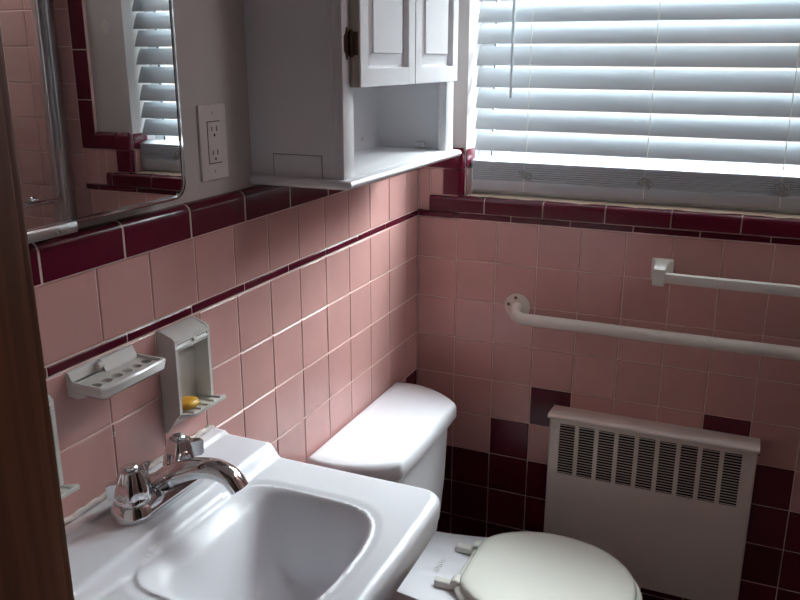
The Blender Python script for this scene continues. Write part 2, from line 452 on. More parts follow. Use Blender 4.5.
# ------------------------------------------------------------------ wall cabinet
cab = thing('wall_cabinet', 'white painted wall cabinet with raised panel doors over an open niche', 'cabinet', (.08, -.48, .19))
X0, XF = -TW, .176; YA, YB = -.766, -.224; ZB, ZN, ZT = .203, .372, .95
bm = bmesh.new()
box(bm, X0, XF-.018, YA, YA+.016, ZB-.006, ZT, r=.001)
box(bm, X0, XF-.018, YB-.016, YB, ZB-.006, ZT, r=.001)
box(bm, X0+.0005, X0+.008, YA+.004, YB-.004, ZB-.006, ZT-.002)
box(bm, X0+.001, XF-.019, YA+.004, YB-.004, ZT-.016, ZT-.001)
box(bm, X0, XF-.018, YA+.01, YB-.01, ZN-.008, ZN+.008)
obj('carcass', bm, M['cab'], cab)
bm = bmesh.new()
box(bm, XF-.0185, XF, YA, YA+.040, ZB-.006, ZT, r=.0012); box(bm, XF-.0185, XF, YB-.046, YB, ZB-.006, ZT, r=.0012)
box(bm, XF-.0182, XF-.0005, YA+.04, YB-.04, ZT-.05, ZT); box(bm, XF-.0182, XF-.0005, YA+.04, YB-.04, ZN-.012, ZN+.03)
obj('face_frame', bm, M['cab'], cab)
bm = bmesh.new(); box(bm, X0, XF+.001, YA+.004, YB-.004, ZB-.012, ZB+.004, r=.001); obj('shelf', bm, M['cab'], cab)
bm = bmesh.new()
def mould(o):   # out, z
    pr = [(-.01, .188), (o*.35, .188)]
    for k in range(7):
        a = -PI/2+PI*k/6; pr.append((o*.45+o*.55*math.cos(a), .1965+.0075*math.sin(a)+.001))
    pr += [(-.01, .2065)]; return pr
pr = mould(.019)
# front run, with mitred returns along both ends
def mring(dx, dy, corner):
    return None
path = [((X0+.001, YA), (0, -1)), ((XF, YA), (1, -1)), ((XF, YB), (1, 1)), ((X0+.001, YB), (0, 1))]
rings = []
for i, ((px, py), (ox, oy)) in enumerate(path):
    k = .45 if oy and not ox else 1
    sc = .5
    rings.append([(px+ox*o, py+oy*(o*sc), z) for o, z in pr])
loft(bm, rings); obj('base_moulding', bm, M['cab'], cab, smooth=40)
# cut-in patch on the near side
bm = bmesh.new(); box(bm, .0365, .1325, YA-.0012, YA+.002, .2035, .2435, r=.0008); patch = obj('side_patch', bm, M['cab'], cab)
bm = bmesh.new()
box(bm, .0352, .0365, YA-.0006, YA+.002, .2032, .2448); box(bm, .1325, .1338, YA-.0006, YA+.002, .2032, .2448); box(bm, .0352, .1338, YA-.0006, YA+.002, .2435, .2448)
obj('patch_seam', bm, M['seam'], patch, smooth=0)
def door(y0, y1, hinge_side):
    d = bmesh.new(); x0, x1 = XF+.001, XF+.0205; z0, z1 = .3585, .93; s = .032
    box(d, x0, x1, y0, y0+s, z0, z1, r=.0015); box(d, x0, x1, y1-s, y1, z0, z1, r=.0015)
    box(d, x0+.0002, x1-.0003, y0+s-.002, y1-s+.002, z0, z0+s, r=.0012); box(d, x0+.0002, x1-.0003, y0+s-.002, y1-s+.002, z1-s, z1, r=.0012)
    # raised panel: recessed flat, sloped shoulder, raised field
    a0, a1, b0, b1 = y0+s-.003, y1-s+.003, z0+s-.003, z1-s+.003
    def rg(i, x): return [(x, a0+i, b0+i), (x, a1-i, b0+i), (x, a1-i, b1-i), (x, a0+i, b1-i)]
    loft(d, [rg(0, x0+.004), rg(0, x0+.008), rg(.007, x0+.0075), rg(.027, x1-.0055), rg(.0285, x1-.0025)], True, True)
    o = obj('door', d, M['cab'], cab, smooth=20)
    # bare worn outer edge of the leaf
    yo = y0 if hinge_side < 0 else y1
    b = bmesh.new(); box(b, x0+.0015, x1-.0025, yo-.0008, yo+.0008, z0+.001, z1-.001)
    obj('door_edge', b, M['doorside'] if hinge_side < 0 else M['cab'], o, smooth=0)
    for zc in (.430, .86):
        h = bmesh.new(); q = hinge_side
        ya, yb = (yo-.0205, yo-.001) if q < 0 else (yo+.001, yo+.0225)
        # leaf on the stile
        prf = [(0, -.026), (.4, -.021), (.5, -.018), (1, -.018), (1, .018), (.5, .018), (.4, .021), (0, .026)]
        # butterfly plate
        xs = (XF, XF+.002)
        loft(h, [[(x, ya+(yb-ya)*u, zc+v) for u, v in [(0.0, -.012), (.25, -.016), (.45, -.026), (.6, -.019), (1, -.019), (1, .019), (.6, .019), (.45, .026), (.25, .016), (0, .012)]] for x in xs])
        lathe(h, [(0, -.022), (.0028, -.022), (.0034, -.018), (.0034, .018), (.0028, .022), (0, .022)], (XF+.0052, yb-.003 if q < 0 else ya+.003, zc), n=10)
        box(h, XF+.004, XF+.0165, yo-.0022 if q < 0 else yo, yo if q < 0 else yo+.0022, zc-.019, zc+.019, r=.0006)
        obj('hinge', h, M['brass'] if q < 0 else M['cab'], o)
    return o
door(-.739, -.5005, -1)
door(-.498, -.258, 1)
# magnet catch and a peg inside the niche
bm = bmesh.new(); box(bm, .093, .115, YB-.024, YB-.0155, .2085, .221, r=.001); box(bm, .097, .111, YB-.0255, YB-.023, .2115, .218)
obj('catch', bm, M['alu'], cab)
bm = bmesh.new(); lathe(bm, [(0, 0), (.004, 0), (.004, .004), (.002, .006), (0, .006)], (X0+.0079, -.33, .232), 'x', n=12); obj('shelf_peg', bm, M['cab'], cab)

# ------------------------------------------------------------------ mirror
mir = thing('mirror_cabinet', 'shallow mirror-fronted cabinet with thin chrome edge above the burgundy tile cap', 'mirror', (.0, -1.25, .199))
my0, my1, mz0, mz1 = -1.47, -1.016, .2035, .80; MX = .035
def mloop(ins, x, r=.024):
    return [(x, a, b) for a, b in rrect((my0+my1)/2, (mz0+mz1)/2, (my1-my0)/2-ins, (mz1-mz0)/2-ins, max(.002, r-ins*.7), 8)]
bm = bmesh.new(); loft(bm, [mloop(.02, -TW), mloop(.02, MX-.014)]); obj('case', bm, M['sash'], mir)
bm = bmesh.new(); loft(bm, [mloop(.003, MX-.012), mloop(.003, MX-.001), mloop(.0065, MX)]); obj('mirror_glass', bm, M['mirror'], mir, smooth=0)
bm = bmesh.new()
R = [mloop(0.003, MX-.0135), mloop(0, MX-.0125), mloop(0, MX+.0005), mloop(.0015, MX+.0025), mloop(.0042, MX+.0025), mloop(.0048, MX+.0002)]
loft(bm, R, False, False); obj('frame', bm, M['chrome'], mir)
bm = bmesh.new(); box(bm, MX-.01, MX+.006, -1.335, -1.243, .1935, .2065, r=.0015); obj('corner_clip', bm, M['alu'], mir)
bm = bmesh.new(); lathe(bm, [(0, 0), (.003, 0), (.002, .0015), (0, .0015)], (MX+.006, -1.275, .2), 'x', n=12); obj('clip_screw', bm, M['chrome'], mir)

# ------------------------------------------------------------------ outlet
ou = thing('wall_outlet', 'white two-socket outlet plate on the plaster between mirror and cabinet', 'outlet', (-TW, -.879, .205))
bm = bmesh.new(); oy, oz = -.879, .272
box(bm, -TW-.002, -TW+.005, oy-.037, oy+.037, oz-.062, oz+.062, r=.003); obj('cover_plate', bm, M['outlet'], ou)
bm = bmesh.new(); box(bm, -TW+.003, -TW+.0062, oy-.0165, oy+.0165, oz-.0335, oz+.0335, r=.001); ins = obj('receptacle', bm, M['outlet'], ou)
bm = bmesh.new()
for s in (-1, 1):
    zc = oz+s*.0195
    for dy, hh in ((-.0062, .0036), (.0062, .0044)): box(bm, -TW+.005, -TW+.0064, oy+dy-.0011, oy+dy+.0011, zc-hh+.003, zc+hh+.003)
    lathe(bm, [(0, 0), (.0024, 0), (.0024, .0014), (0, .0014)], (-TW+.005, oy, zc-.0075), 'x', n=12)
box(bm, -TW+.0045, -TW+.0053, oy-.0178, oy+.0178, oz-.0348, oz-.0335); box(bm, -TW+.0045, -TW+.0053, oy-.0178, oy+.0178, oz+.0335, oz+.0348); box(bm, -TW+.0045, -TW+.0053, oy-.0178, oy-.0165, oz-.0345, oz+.0345)
obj('slots', bm, M['dark'], ins, smooth=0)
bm = bmesh.new()
bm.free()
for s in (-1, 1):
    bm = bmesh.new(); lathe(bm, [(0, 0), (.0032, 0), (.0028, .001), (0, .0012)], (-TW+.005, oy, oz+s*.048), 'x', n=12)
    obj('screw', bm, M['outlet'], ou)

# ------------------------------------------------------------------ ceramic fixtures on the left wall
def soap_dish(y0, y1, label):
    t = thing('soap_dish', label, 'soap dish', (.0, (y0+y1)/2, -.172), 'surface mounted ceramic niches')
    zt, zb, D, w = 0.0, -.137, .034, .006
    bm = bmesh.new()
    for (a, b) in ((y0, y0+w), (y1-w, y1)):
        extrude(bm, [(0, zb-.036), (.006, zb-.034), (D-.012, zb-.012), (D, zb+.002), (D, -.013), (D-.005, -.008), (.010, -.001), (.004, zt), (0, zt)], 'y', a, b)
    box(bm, 0, .005, y0+.003, y1-.003, zb-.03, zt-.003)
    # hood: two rolled bands
    extrude(bm, [(.002, -.006), (.002, -.0005), (.010, -.0015), (D-.006, -.009), (D-.0005, -.0135), (D+.0005, -.019), (D-.0025, -.0225), (D+.0008, -.026), (D-.001, -.0315), (D-.006, -.032), (D-.012, -.020)], 'y', y0+.0005, y1-.0005)
    obj('niche', bm, M['ceramic'], t, smooth=40)
    bm = bmesh.new()
    plan_b = [(.001, y0+.006), (.02, y0+.006), (D-.004, y0+.018), (D+.004, y0+.026), (D+.004, y1-.012), (D-.004, y1-.006), (.02, y1-.006), (.001, y1-.006)]
    plan_t = [(.001, y0+.002), (D-.001, y0+.002), (D+.014, y0+.012), (D+.019, y0+.018), (D+.019, y1+.008), (D+.014, y1+.011), (D-.001, y1+.002), (.001, y1-.002)]
    loft(bm, [[(x, yy, zb-.012) for x, yy in plan_b], [(x, yy, zb-.003) for x, yy in plan_t], [(x, yy, zb+.001) for x, yy in plan_t]])
    tr = obj('tray', bm, M['ceramic'], t, smooth=40)
    for k in range(5):
        yy = y0+.014+(y1-y0-.018)*k/4
        bm = bmesh.new(); tube(bm, [(.008, yy, zb+.001), (D+.015, yy+.003, zb+.001)], .0028, n=8); obj('drain_ridge', bm, M['ceramic'], tr)
    bm = bmesh.new(); lathe(bm, [(0, -.004), (.0035, -.004), (.004, 0), (.003, .004), (0, .004)], (D-.001, (y0+y1)/2+.004, -.0225), 'y', n=12); obj('hood_stud', bm, M['ceramic'], t)
    return t
soap_dish(-1.068, -.980, 'white ceramic soap niche holding the yellow soap, above the faucet')
soap_dish(-1.398, -1.310, 'white ceramic wall niche mostly hidden behind the wooden door frame')
bm = bmesh.new()
rings = []
for zz, s_ in ((0, .6), (.002, .88), (.006, 1), (.009, .96), (.012, .8), (.0135, .45)):
    rings.append([(x, y, -.1332+zz) for x, y in rrect(.026, -1.040, .017*s_, .021*s_, .016*s_, 6)])
loft(bm, rings)
rootmesh('soap_bar', bm, M['soap'], 'worn yellow bar of soap lying in the ceramic wall niche', 'soap', (.026, -1.040, -.1332), smooth=60)

tb = thing('toothbrush_holder', 'white ceramic toothbrush holder with six holes on the pink tile', 'toothbrush holder', (0, -1.19, -.05))
ty0, ty1 = -1.262, -1.122
bm = bmesh.new()
extrude(bm, [(0, -.036), (.016, -.038), (.03, -.034), (.022, -.022), (.014, -.020), (.008, -.010), (.006, -.004), (.003, -.002), (0, -.002)], 'y', ty0+.008, ty1-.008)
obj('back_plate', bm, M['ceramic'], tb, smooth=40)
# tray with six real holes: grid of plates with circular cut-outs
bm = bmesh.new()
tx0, tx1 = .012, .062; zt_, zb_ = -.018, -.030
n = 6; cw = (ty1-ty0-.02)/n
xc_ = .041; rr_ = .0078
allv = []
for zq in (zt_,):
    for k in range(n):
        ya = ty0+.01+k*cw; yb = ya+cw; yc = (ya+yb)/2
        m_ = 24; sq = []; ci = []
        for i in range(m_):
            a = 2*PI*i/m_; c, s = math.cos(a), math.sin(a)
            q = 1/max(abs(c)/(.021 if c > 0 else .029), abs(s)/(cw/2))
            sq.append((xc_+c*q, yc+s*q, zq)); ci.append((xc_+c*rr_, yc+s*rr_, zq))
        loft(bm, [sq, ci, [(x, y, z-.014) for x, y, z in ci]], False, True)
bmesh.ops.remove_doubles(bm, verts=bm.verts, dist=.00005)
# rim around the tray
def trim_ring(ins, z): return [(x, y, z) for x, y in ((tx0, ty0+.01-ins), (tx1-.004+ins, ty0+.01-ins), (tx1+ins, ty0+.016-ins), (tx1+ins, ty1-.016+ins), (tx1-.004+ins, ty1-.01+ins), (tx0, ty1-.01+ins))]
loft(bm, [trim_ring(0, zt_-.0005), trim_ring(.0005, zt_+.004), trim_ring(.004, zt_+.004), trim_ring(.006, zt_+.001), trim_ring(.004, zt_-.010), trim_ring(-.006, zb_-.006)], False, True)
obj('tray', bm, M['ceramic'], tb, smooth=40)
bm = bmesh.new()
extrude(bm, [(.004, -.020), (.018, -.020), (.014, -.012), (.010, -.006), (.008, -.001), (.004, -.001)], 'y', -1.197, ty1-.009)
obj('back_block', bm, M['ceramic'], tb, smooth=40)
bm = bmesh.new(); lathe(bm, [(0, -.005), (.005, -.005), (.006, 0), (.005, .005), (0, .005)], (.013, -1.204, -.006), 'y', n=12); obj('stud', bm, M['ceramic'], tb)

# ------------------------------------------------------------------ sink
sk = thing('bathroom_sink', 'white wall-hung porcelain sink with stepped back ledge on the pink tile', 'sink', (.0, -1.178, -.42))
SY, SH = -1.178, .234
sx0, sx1 = .0015, .437
def sm(a, b, x):
    t = min(1, max(0, (x-a)/(b-a))); return t*t*(3-2*t)
def H(x, y, d):
    z = -.240
    led = 1-sm(.118, .142, x)
    z += .0235*led
    z += .006*(1-sm(.030, .037, x))
    # basin
    v = (y-SY+.010)/.149
    vv = min(1, abs(v))
    xb = .132; xf = .370+.022*(1-vv**2.2)
    xm = (xb+xf)/2; hx = (xf-xb)/2
    u = (x-xm)/hx
    s = (abs(u)**5+abs(v)**5)**.2
    if s < 1:
        t = 1-s
        front = sm(0, .42, t)
        t0 = .06+.24*(1-vv*vv)          # gentle apron below the ledge, then the bowl wall
        rear = .24*sm(0, t0+.2, t)+.76*sm(t0, t0+.5, t)
        wgt = sm(.05, .75, -u)
        f = front*(1-wgt)+rear*wgt
        z -= .118*f
        dr = math.hypot(x-.275, y-SY); z -= .010*(1-sm(.0, .09, dr))
    elif s < 1.12:
        z -= .0025*(1-sm(1, 1.12, s))
    # slope from the ledge toward the bowl, front of the faucet
    # outer roll
    if d < .014 and x > .004:
        k = 1-d/.014; z -= .014*(1-math.sqrt(max(0, 1-k*k)))
    return z
def outline(d):
    """rounded D outline offset inward by d; same count every time"""
    hx = (sx1-sx0)/2-d; hy = SH-d
    if hx < .001 or hy < .001: return None
    r = min(max(.0008, .034-d), hx, hy)
    cx = (sx0+sx1)/2; pts = []
    nS, nC = 90, 10
    # corners: front ones rounded, back ones nearly square
    rb = max(.0006, .006-d)
    corners = [(cx+hx, SY-hy, r), (cx+hx, SY+hy, r), (cx-hx, SY+hy, rb), (cx-hx, SY-hy, rb)]
    segs = []
    def arc(cxx, cyy, rr, a0):
        return [(cxx+rr*math.cos(a0+PI/2*k/nC), cyy+rr*math.sin(a0+PI/2*k/nC)) for k in range(nC+1)]
    A = [arc(cx+hx-r, SY-hy+r, r, -PI/2), arc(cx+hx-r, SY+hy-r, r, 0), arc(cx-hx+rb, SY+hy-rb, rb, PI/2), arc(cx-hx+rb, SY-hy+rb, rb, PI)]
    for i in range(4):
        a = A[i]; b = A[(i+1) % 4]
        pts += a
        p, q = a[-1], b[0]
        for k in range(1, nS): pts.append((p[0]+(q[0]-p[0])*k/nS, p[1]+(q[1]-p[1])*k/nS))
    bow = []
    for x, y in pts:       # front edge bows out a touch
        bow.append((x+(.006*(1-((y-SY)/SH)**2)*sm(.2, .45, x)), y))
    return bow
ds = [0, .0006, .0015, .003, .005, .0075, .0105, .014]
d = .0165
while d < .212: ds.append(d); d += .0021
rings = []
# underside first: bowl belly, then skirt, then the top
def under(z, s, cx_=.24):
    o = outline(.0); return [(cx_+(x-cx_)*s, SY+(y-SY)*s, z) for x, y in o]
rings += [under(-.43, .12, .22), under(-.425, .3, .22), under(-.39, .5, .21), under(-.33, .68, .20), under(-.305, .80, .16)]
rings += [[(x, y, -.300) for x, y in outline(.012)], [(x, y, -.294) for x, y in outline(.004)], [(x, y, -.262) for x, y in outline(.0005)]]
for d in ds:
    o = outline(d)
    if o: rings.append([(x, y, H(x, y, d)) for x, y in o])
bm = bmesh.new(); loft(bm, rings); obj('basin', bm, M['porc'], sk, smooth=60)
bm = bmesh.new(); lathe(bm, [(0, .001), (.012, .001), (.014, .004), (.021, .005), (.024, .003), (.024, -.002), (0, -.002)], (.275, SY, -.3695), n=32); obj('drain', bm, M['chrome'], sk)
bm = bmesh.new()
for k in range(41):
    pass
cp = [(.003, SY-SH+.004+(2*SH-.016)*k/60, -.2105+.0012*math.sin(k*1.7)+.001*random.random()) for k in range(61)]
tube(bm, cp, [.0042+.0014*random.random() for _ in cp], n=8); obj('caulk_bead', bm, M['caulk'], sk)
bm = bmesh.new(); tube(bm, [(.26, SY, -.42), (.26, SY, -.56), (.25, SY, -.6), (.20, SY, -.62), (.15, SY, -.6), (.13, SY, -.56), (.1, SY, -.54), (0.002, SY, -.54)], .018, n=14); obj('drain_trap', bm, M['chrome'], sk)

# ------------------------------------------------------------------ faucet
fa = thing('faucet', 'chrome two-handle faucet with arched spout on the sink ledge', 'faucet', (.069, -1.1685, -.2165))
FY = -1.1685; fz = -.2163
bm = bmesh.new()
def stad(s, z, dx=0): return [(x+dx, y, z) for x, y in rrect(.069, FY, .033*s+0, .088-.033*(1-s), .033*s, 10)]
loft(bm, [stad(1, fz), stad(1.02, fz+.003), stad(1, fz+.007), stad(.93, fz+.017), stad(.84, fz+.021), stad(.6, fz+.022)]); base = obj('base_plate', bm, M['chrome'], fa, smooth=40)
cl = spline([(.050, FY, -.206), (.070, FY+.002, -.195), (.094, FY+.006, -.179), (.124, FY+.012, -.1665), (.155, FY+.018, -.1635), (.180, FY+.022, -.172), (.194, FY+.024, -.190)], 6)
bm = bmesh.new(); rings = []
n = 24
for i, p in enumerate(cl):
    t = (cl[min(i+1, len(cl)-1)]-cl[max(i-1, 0)]).normalized()
    nrm = Vector((-t.z, 0, t.x)); f = i/(len(cl)-1)
    rz = .018*(1-f)+.0128*f; ry = .027*(1-f)**1.5+.0170*(1-(1-f)**1.5)
    rings.append([p+nrm*(rz*math.sin(2*PI*k/n))+Vector((0, ry*math.cos(2*PI*k/n), 0)) for k in range(n)])
last = rings[-1]; cen = cl[-1]
tdir = (cl[-1]-cl[-2]).normalized()
rings.append([cen+(v-cen)*.82+tdir*.001 for v in last]); rings.append([cen+(v-cen)*.78-tdir*.006 for v in last])
loft(bm, rings); obj('spout', bm, M['chrome'], fa, smooth=50)
for s, yy, wa, wz in ((-1, -1.221, math.radians(228), .012), (1, -1.116, math.radians(40), .024)):
    bm = bmesh.new()
    lathe(bm, [(0, .0), (.0262, .0), (.0268, .004), (.0262, .012), (.0245, .0185), (0, .019)], (.067, yy, fz+.012), n=32)
    obj('handle_skirt', bm, M['chrome'], fa)
    bm = bmesh.new()
    lathe(bm, [(0, .0), (.0235, .0), (.0258, .003), (.0242, .016), (.0205, .030), (.0180, .036), (.0165, .0405), (.013, .0425), (0, .043)], (.067, yy, fz+.031-.004), n=36, lobes=6, amp=.07)
    lathe(bm, [(0, .0425), (.0098, .0425), (.0098, .046), (.0085, .0475), (0, .048)], (.067, yy, fz+.027), n=24)
    # lever wing
    c, sn = math.cos(wa), math.sin(wa)
    R = []
    for rr, hz, w, zz in ((.012, .013, .009, wz), (.024, .0125, .0065, wz), (.032, .012, .005, wz), (.036, .009, .003, wz)):
        R.append([(.067+c*rr-sn*a, yy+sn*rr+c*a, fz+.027+zz+b) for a, b in ((-w, -hz), (w, -hz), (w, hz), (-w, hz))])
    loft(bm, R); obj('handle', bm, M['chrome'], fa, smooth=28)
bm = bmesh.new()
lathe(bm, [(0, 0), (.0024, 0), (.0022, .02), (.004, .025), (.0064, .030), (.0066, .033), (.004, .0345), (0, .035)], (.046, FY+.001, fz+.016), n=16); obj('lift_rod', bm, M['chrome'], fa)

# ------------------------------------------------------------------ toilet
tl = thing('toilet', 'white toilet with closed lid and tank against the pink left wall', 'toilet', (.35, -.42, FL))
TY = -.395; BY = -.42
def tplan(xb, xf, wb, wm, wf, z, cy=TY, n=9, rc=.008):
    """plan with straight back and front and convex ends"""
    far = []
    for k in range(n+1):
        t = k/n; x = xb+(xf-xb)*t
        # quadratic-ish through wb (t=0), wm (t=.5), wf (t=1)
        w = wb*(1-t)*(1-2*t)+4*wm*t*(1-t)+wf*t*(2*t-1)
        far.append((x, w))
    pts = [(x, cy+w, z) for x, w in far]
    # rounded front corner
    x1, w1 = far[-1]; x2, w2 = far[-2]
    pts = pts[:-1]+[(xf-rc*.8, cy+w1+rc*.55, z), (xf-rc*.25, cy+w1, z), (xf, cy+w1-rc, z)]
    m = 10
    front = [(xf+.004*math.sin(PI*k/m), cy+(w1-rc)*(1-2*k/m), z) for k in range(1, m)]
    near = [(x, 2*cy-y, zz) for x, y, zz in pts][::-1]
    return pts+front+near
bm = bmesh.new()
loft(bm, [tplan(.012, .172, .215, .213, .150, -.457), tplan(.010, .184, .218, .216, .158, -.465), tplan(.010, .184, .216, .213, .155, -.50), tplan(.014, .183, .204, .198, .142, -.62), tplan(.02, .181, .184, .176, .118, -.72), tplan(.028, .174, .165, .158, .100, -.745), tplan(.04, .158, .13, .13, .08, -.756)])
obj('tank', bm, M['porc'], tl, smooth=50)
bm = bmesh.new()
loft(bm, [tplan(.006, .186, .228, .226, .160, -.4655), tplan(.002, .197, .237, .236, .171, -.4645), tplan(.001, .201, .240, .2395, .175, -.458), tplan(.0015, .2, .2395, .239, .174, -.434), tplan(.004, .1965, .237, .236, .171, -.424), tplan(.009, .190, .231, .229, .165, -.4195), tplan(.02, .178, .21, .208, .15, -.4185)])
obj('tank_lid', bm, M['porc'], tl, smooth=50)
bm = bmesh.new()
ye = TY-.205
lathe(bm, [(0, -.004), (.012, -.004), (.012, .004), (0, .006)], (.15, ye-.004, -.503), 'y', n=20)
tube(bm, [(.15, ye-.012, -.503), (.17, ye-.016, -.504), (.2, ye-.012, -.507)], [.006, .005, .006], n=12)
obj('flush_lever', bm, M['chrome'], tl)
# bowl: rear shelf + oval rim + foot as one body
def bowl_ring(z, xr, hw, xl, rear):
    """egg outline: front half ellipse to xr, half-width hw, rear shelf from xl with half-width rear"""
    out = []; cx_ = .49
    m = 28
    for k in range(m+1):
        a = -PI/2+PI*k/m
        out.append((cx_+(xr-cx_)*math.cos(a), BY+hw*math.sin(a), z))
    q = 10
    for k in range(1, q+1):
        t = k/q; x = cx_+(xl-cx_)*t; w = hw+(rear-hw)*sm(.15, .75, t); out.append((x, BY+w, z))
    for k in range(1, 6): out.append((xl, BY+rear*(1-2*k/6), z))
    for k in range(q, 0, -1):
        t = k/q; x = cx_+(xl-cx_)*t; w = hw+(rear-hw)*sm(.15, .75, t); out.append((x, BY-w, z))
    return out
bm = bmesh.new()
loft(bm, [bowl_ring(FL+.0, .58, .105, .16, .095), bowl_ring(FL+.02, .58, .105, .16, .095), bowl_ring(FL+.12, .56, .095, .14, .085), bowl_ring(-.95, .60, .115, .12, .09), bowl_ring(-.87, .66, .155, .08, .11), bowl_ring(-.80, .685, .172, .05, .125), bowl_ring(-.785, .692, .178, .035, .134), bowl_ring(-.765, .693, .179, .034, .135), bowl_ring(-.757, .690, .176, .037, .132), bowl_ring(-.7555, .68, .168, .045, .125)])
obj('bowl', bm, M['porc'], tl, smooth=50)
def oval(cx_, a, b, z, xmin, s=0, n=48):
    out = []
    for k in range(n):
        t = 2*PI*k/n; c, q = math.cos(t), math.sin(t)
        e = 2/2.15
        x = cx_+(a-s)*math.copysign(abs(c)**e, c); y = BY+(b-s)*math.copysign(abs(q)**e, q)
        out.append((max(x, xmin+s), y, z))
    return out
bm = bmesh.new()
SE = (.492, .212, .187)
loft(bm, [oval(*SE, -.7555, .295, .014), oval(*SE, -.752, .295, .004), oval(*SE, -.744, .295, 0), oval(*SE, -.737, .295, .003), oval(*SE, -.733, .295, .012)])
obj('seat', bm, M['seat'], tl, smooth=50)
bm = bmesh.new()
LE = (.491, .198, .178)
loft(bm, [oval(*LE, -.732, .312, .008), oval(*LE, -.7305, .312, .002), oval(*LE, -.725, .312, 0), oval(*LE, -.717, .312, .002), oval(*LE, -.7115, .312, .008), oval(*LE, -.709, .312, .02), oval(*LE, -.7065, .312, .07), oval(*LE, -.7055, .312, .13)])
obj('lid', bm, M['seat'], tl, smooth=50)
for yy in (BY+.075, BY-.075):
    h = bmesh.new()
    box(h, .252, .298, yy-.011, yy+.011, -.7555, -.738, r=.004, seg=3)
    hg = obj('hinge', h, M['plastic'], tl)
    h = bmesh.new()
    lathe(h, [(0, -.014), (.011, -.014), (.0135, -.010), (.0135, .010), (.011, .014), (0, .014)], (.305, yy, -.735), 'y', n=20)
    box(h, .298, .322, yy-.009, yy+.009, -.748, -.732, r=.003)
    obj('knuckle', h, M['plastic'], hg)
# faint raised script mark on the rear shelf
h = bmesh.new()
pts = []
for k in range(40):
    t = k/39; pts.append((.236+.006*math.sin(k*1.15)+.002*math.sin(k*.4), -.452+.055*t+.003*math.cos(k*1.15), -.7553))
tube(h, pts, .0007, n=5); obj('maker_mark', h, M['ceramic'], tl)

# ------------------------------------------------------------------ radiator
ra_ = thing('radiator_cover', 'cream metal convector radiator with louvred grille under the window', 'radiator', (.65, -.035, FL))
rx0, rx1, ry, rt_, rb = .402, .902, -.066, -.452, -.928
gx = [(.429+i*.0501, .429+i*.0501+.0395) for i in range(9)]; gz0, gz1 = -.643, -.502
bm = bmesh.new()
box(bm, rx0, rx0+.003, ry, -.001, rb, -.488); box(bm, rx1-.003, rx1, ry, -.001, rb, -.488)
th = .0025
box(bm, rx0, rx1, ry, ry+th, rb, gz0); box(bm, rx0, rx1, ry, ry+th, gz1, -.488)
xs = [rx0]+[v for g in gx for v in g]+[rx1]
for i in range(0, len(xs), 2): box(bm, xs[i], xs[i+1], ry, ry+th, gz0, gz1)
# rolled vertical edges
for xx in (rx0+.003, rx1-.003): tube(bm, [(xx, ry+.002, rb), (xx, ry+.002, -.489)], .003, n=10)
obj('front_panel', bm, M['rad'], ra_, smooth=30)
bm = bmesh.new()
nsl = 19
for a, b in gx:
    for k in range(nsl):
        z = gz0+(gz1-gz0)*(k+.5)/nsl
        extrude(bm, [(ry+.0002, z-.0009), (ry+.0002, z+.0008), (ry+.0012, z+.0008), (ry+.003, z-.0006), (ry+.0026, z-.001), (ry+.001, z-.0008)], 'x', a-.0005, b+.0005)
obj('grille', bm, M['rad'], ra_, smooth=0)
bm = bmesh.new(); box(bm, rx0+.01, rx1-.01, ry+.012, ry+.02, gz0-.03, gz1+.005); obj('shade_sheet', bm, M['dark'], ra_, smooth=0)  # near-black sheet: shade inside the cover put into colour
bm = bmesh.new()
pr = [(-.001, -.452), (-.001, -.466)]
pr = [(-.0005, -.481), (ry-.003, -.4765)]
for k in range(9):
    a = PI/2+PI*k/8; pr.append((ry-.003+.0085*math.cos(a), -.483+.0065*math.sin(a)))
pr += [(ry+.004, -.4895), (ry+.004, -.486), (-.0005, -.487)]
extrude(bm, pr, 'x', rx0-.004, rx1+.003); obj('top_cap', bm, M['rad'], ra_, smooth=40)
bm = bmesh.new()
bm.free()
for xx in (rx0-.0032, rx1+.0002):
    bm = bmesh.new()
    tube(bm, [(xx, ry-.0105, -.4885), (xx+.0015, ry-.009, -.492), (xx+.003, ry-.003, -.491)], .0014, n=8)
    obj('cap_lip', bm, M['dark'], ra_)
bm = bmesh.new()
bm.free()
for xx, zz in ((.415, -.514), (.887, -.520)):
    bm = bmesh.new(); lathe(bm, [(0, .001), (.0055, .001), (.005, -.002), (.003, -.0035), (0, -.004)], (xx, ry, zz), 'y', n=16)
    obj('screw_cap', bm, M['rad'], ra_)
rr = random.Random(5)
for k in range(9):
    xx = rr.uniform(rx0+.02, rx1-.02); bm = bmesh.new(); lathe(bm, [(0, 0), (rr.uniform(.0008, .0026), 0), (.0006, .0005), (0, .0006)], (xx, ry-.006+rr.uniform(0, .03), -.4803+.0016), 'z', n=8)
    obj('rust_spot', bm, M['rust'], ra_)
bm = bmesh.new(); box(bm, rx0+.02, rx1-.02, -.055, -.01, rb+.08, -.52)
tube(bm, [(rx0+.06, -.035, FL), (rx0+.06, -.035, -.8)], .011, n=12); tube(bm, [(rx1-.06, -.035, FL), (rx1-.06, -.035, -.8)], .011, n=12)
obj('heating_core', bm, M['dark'], ra_)

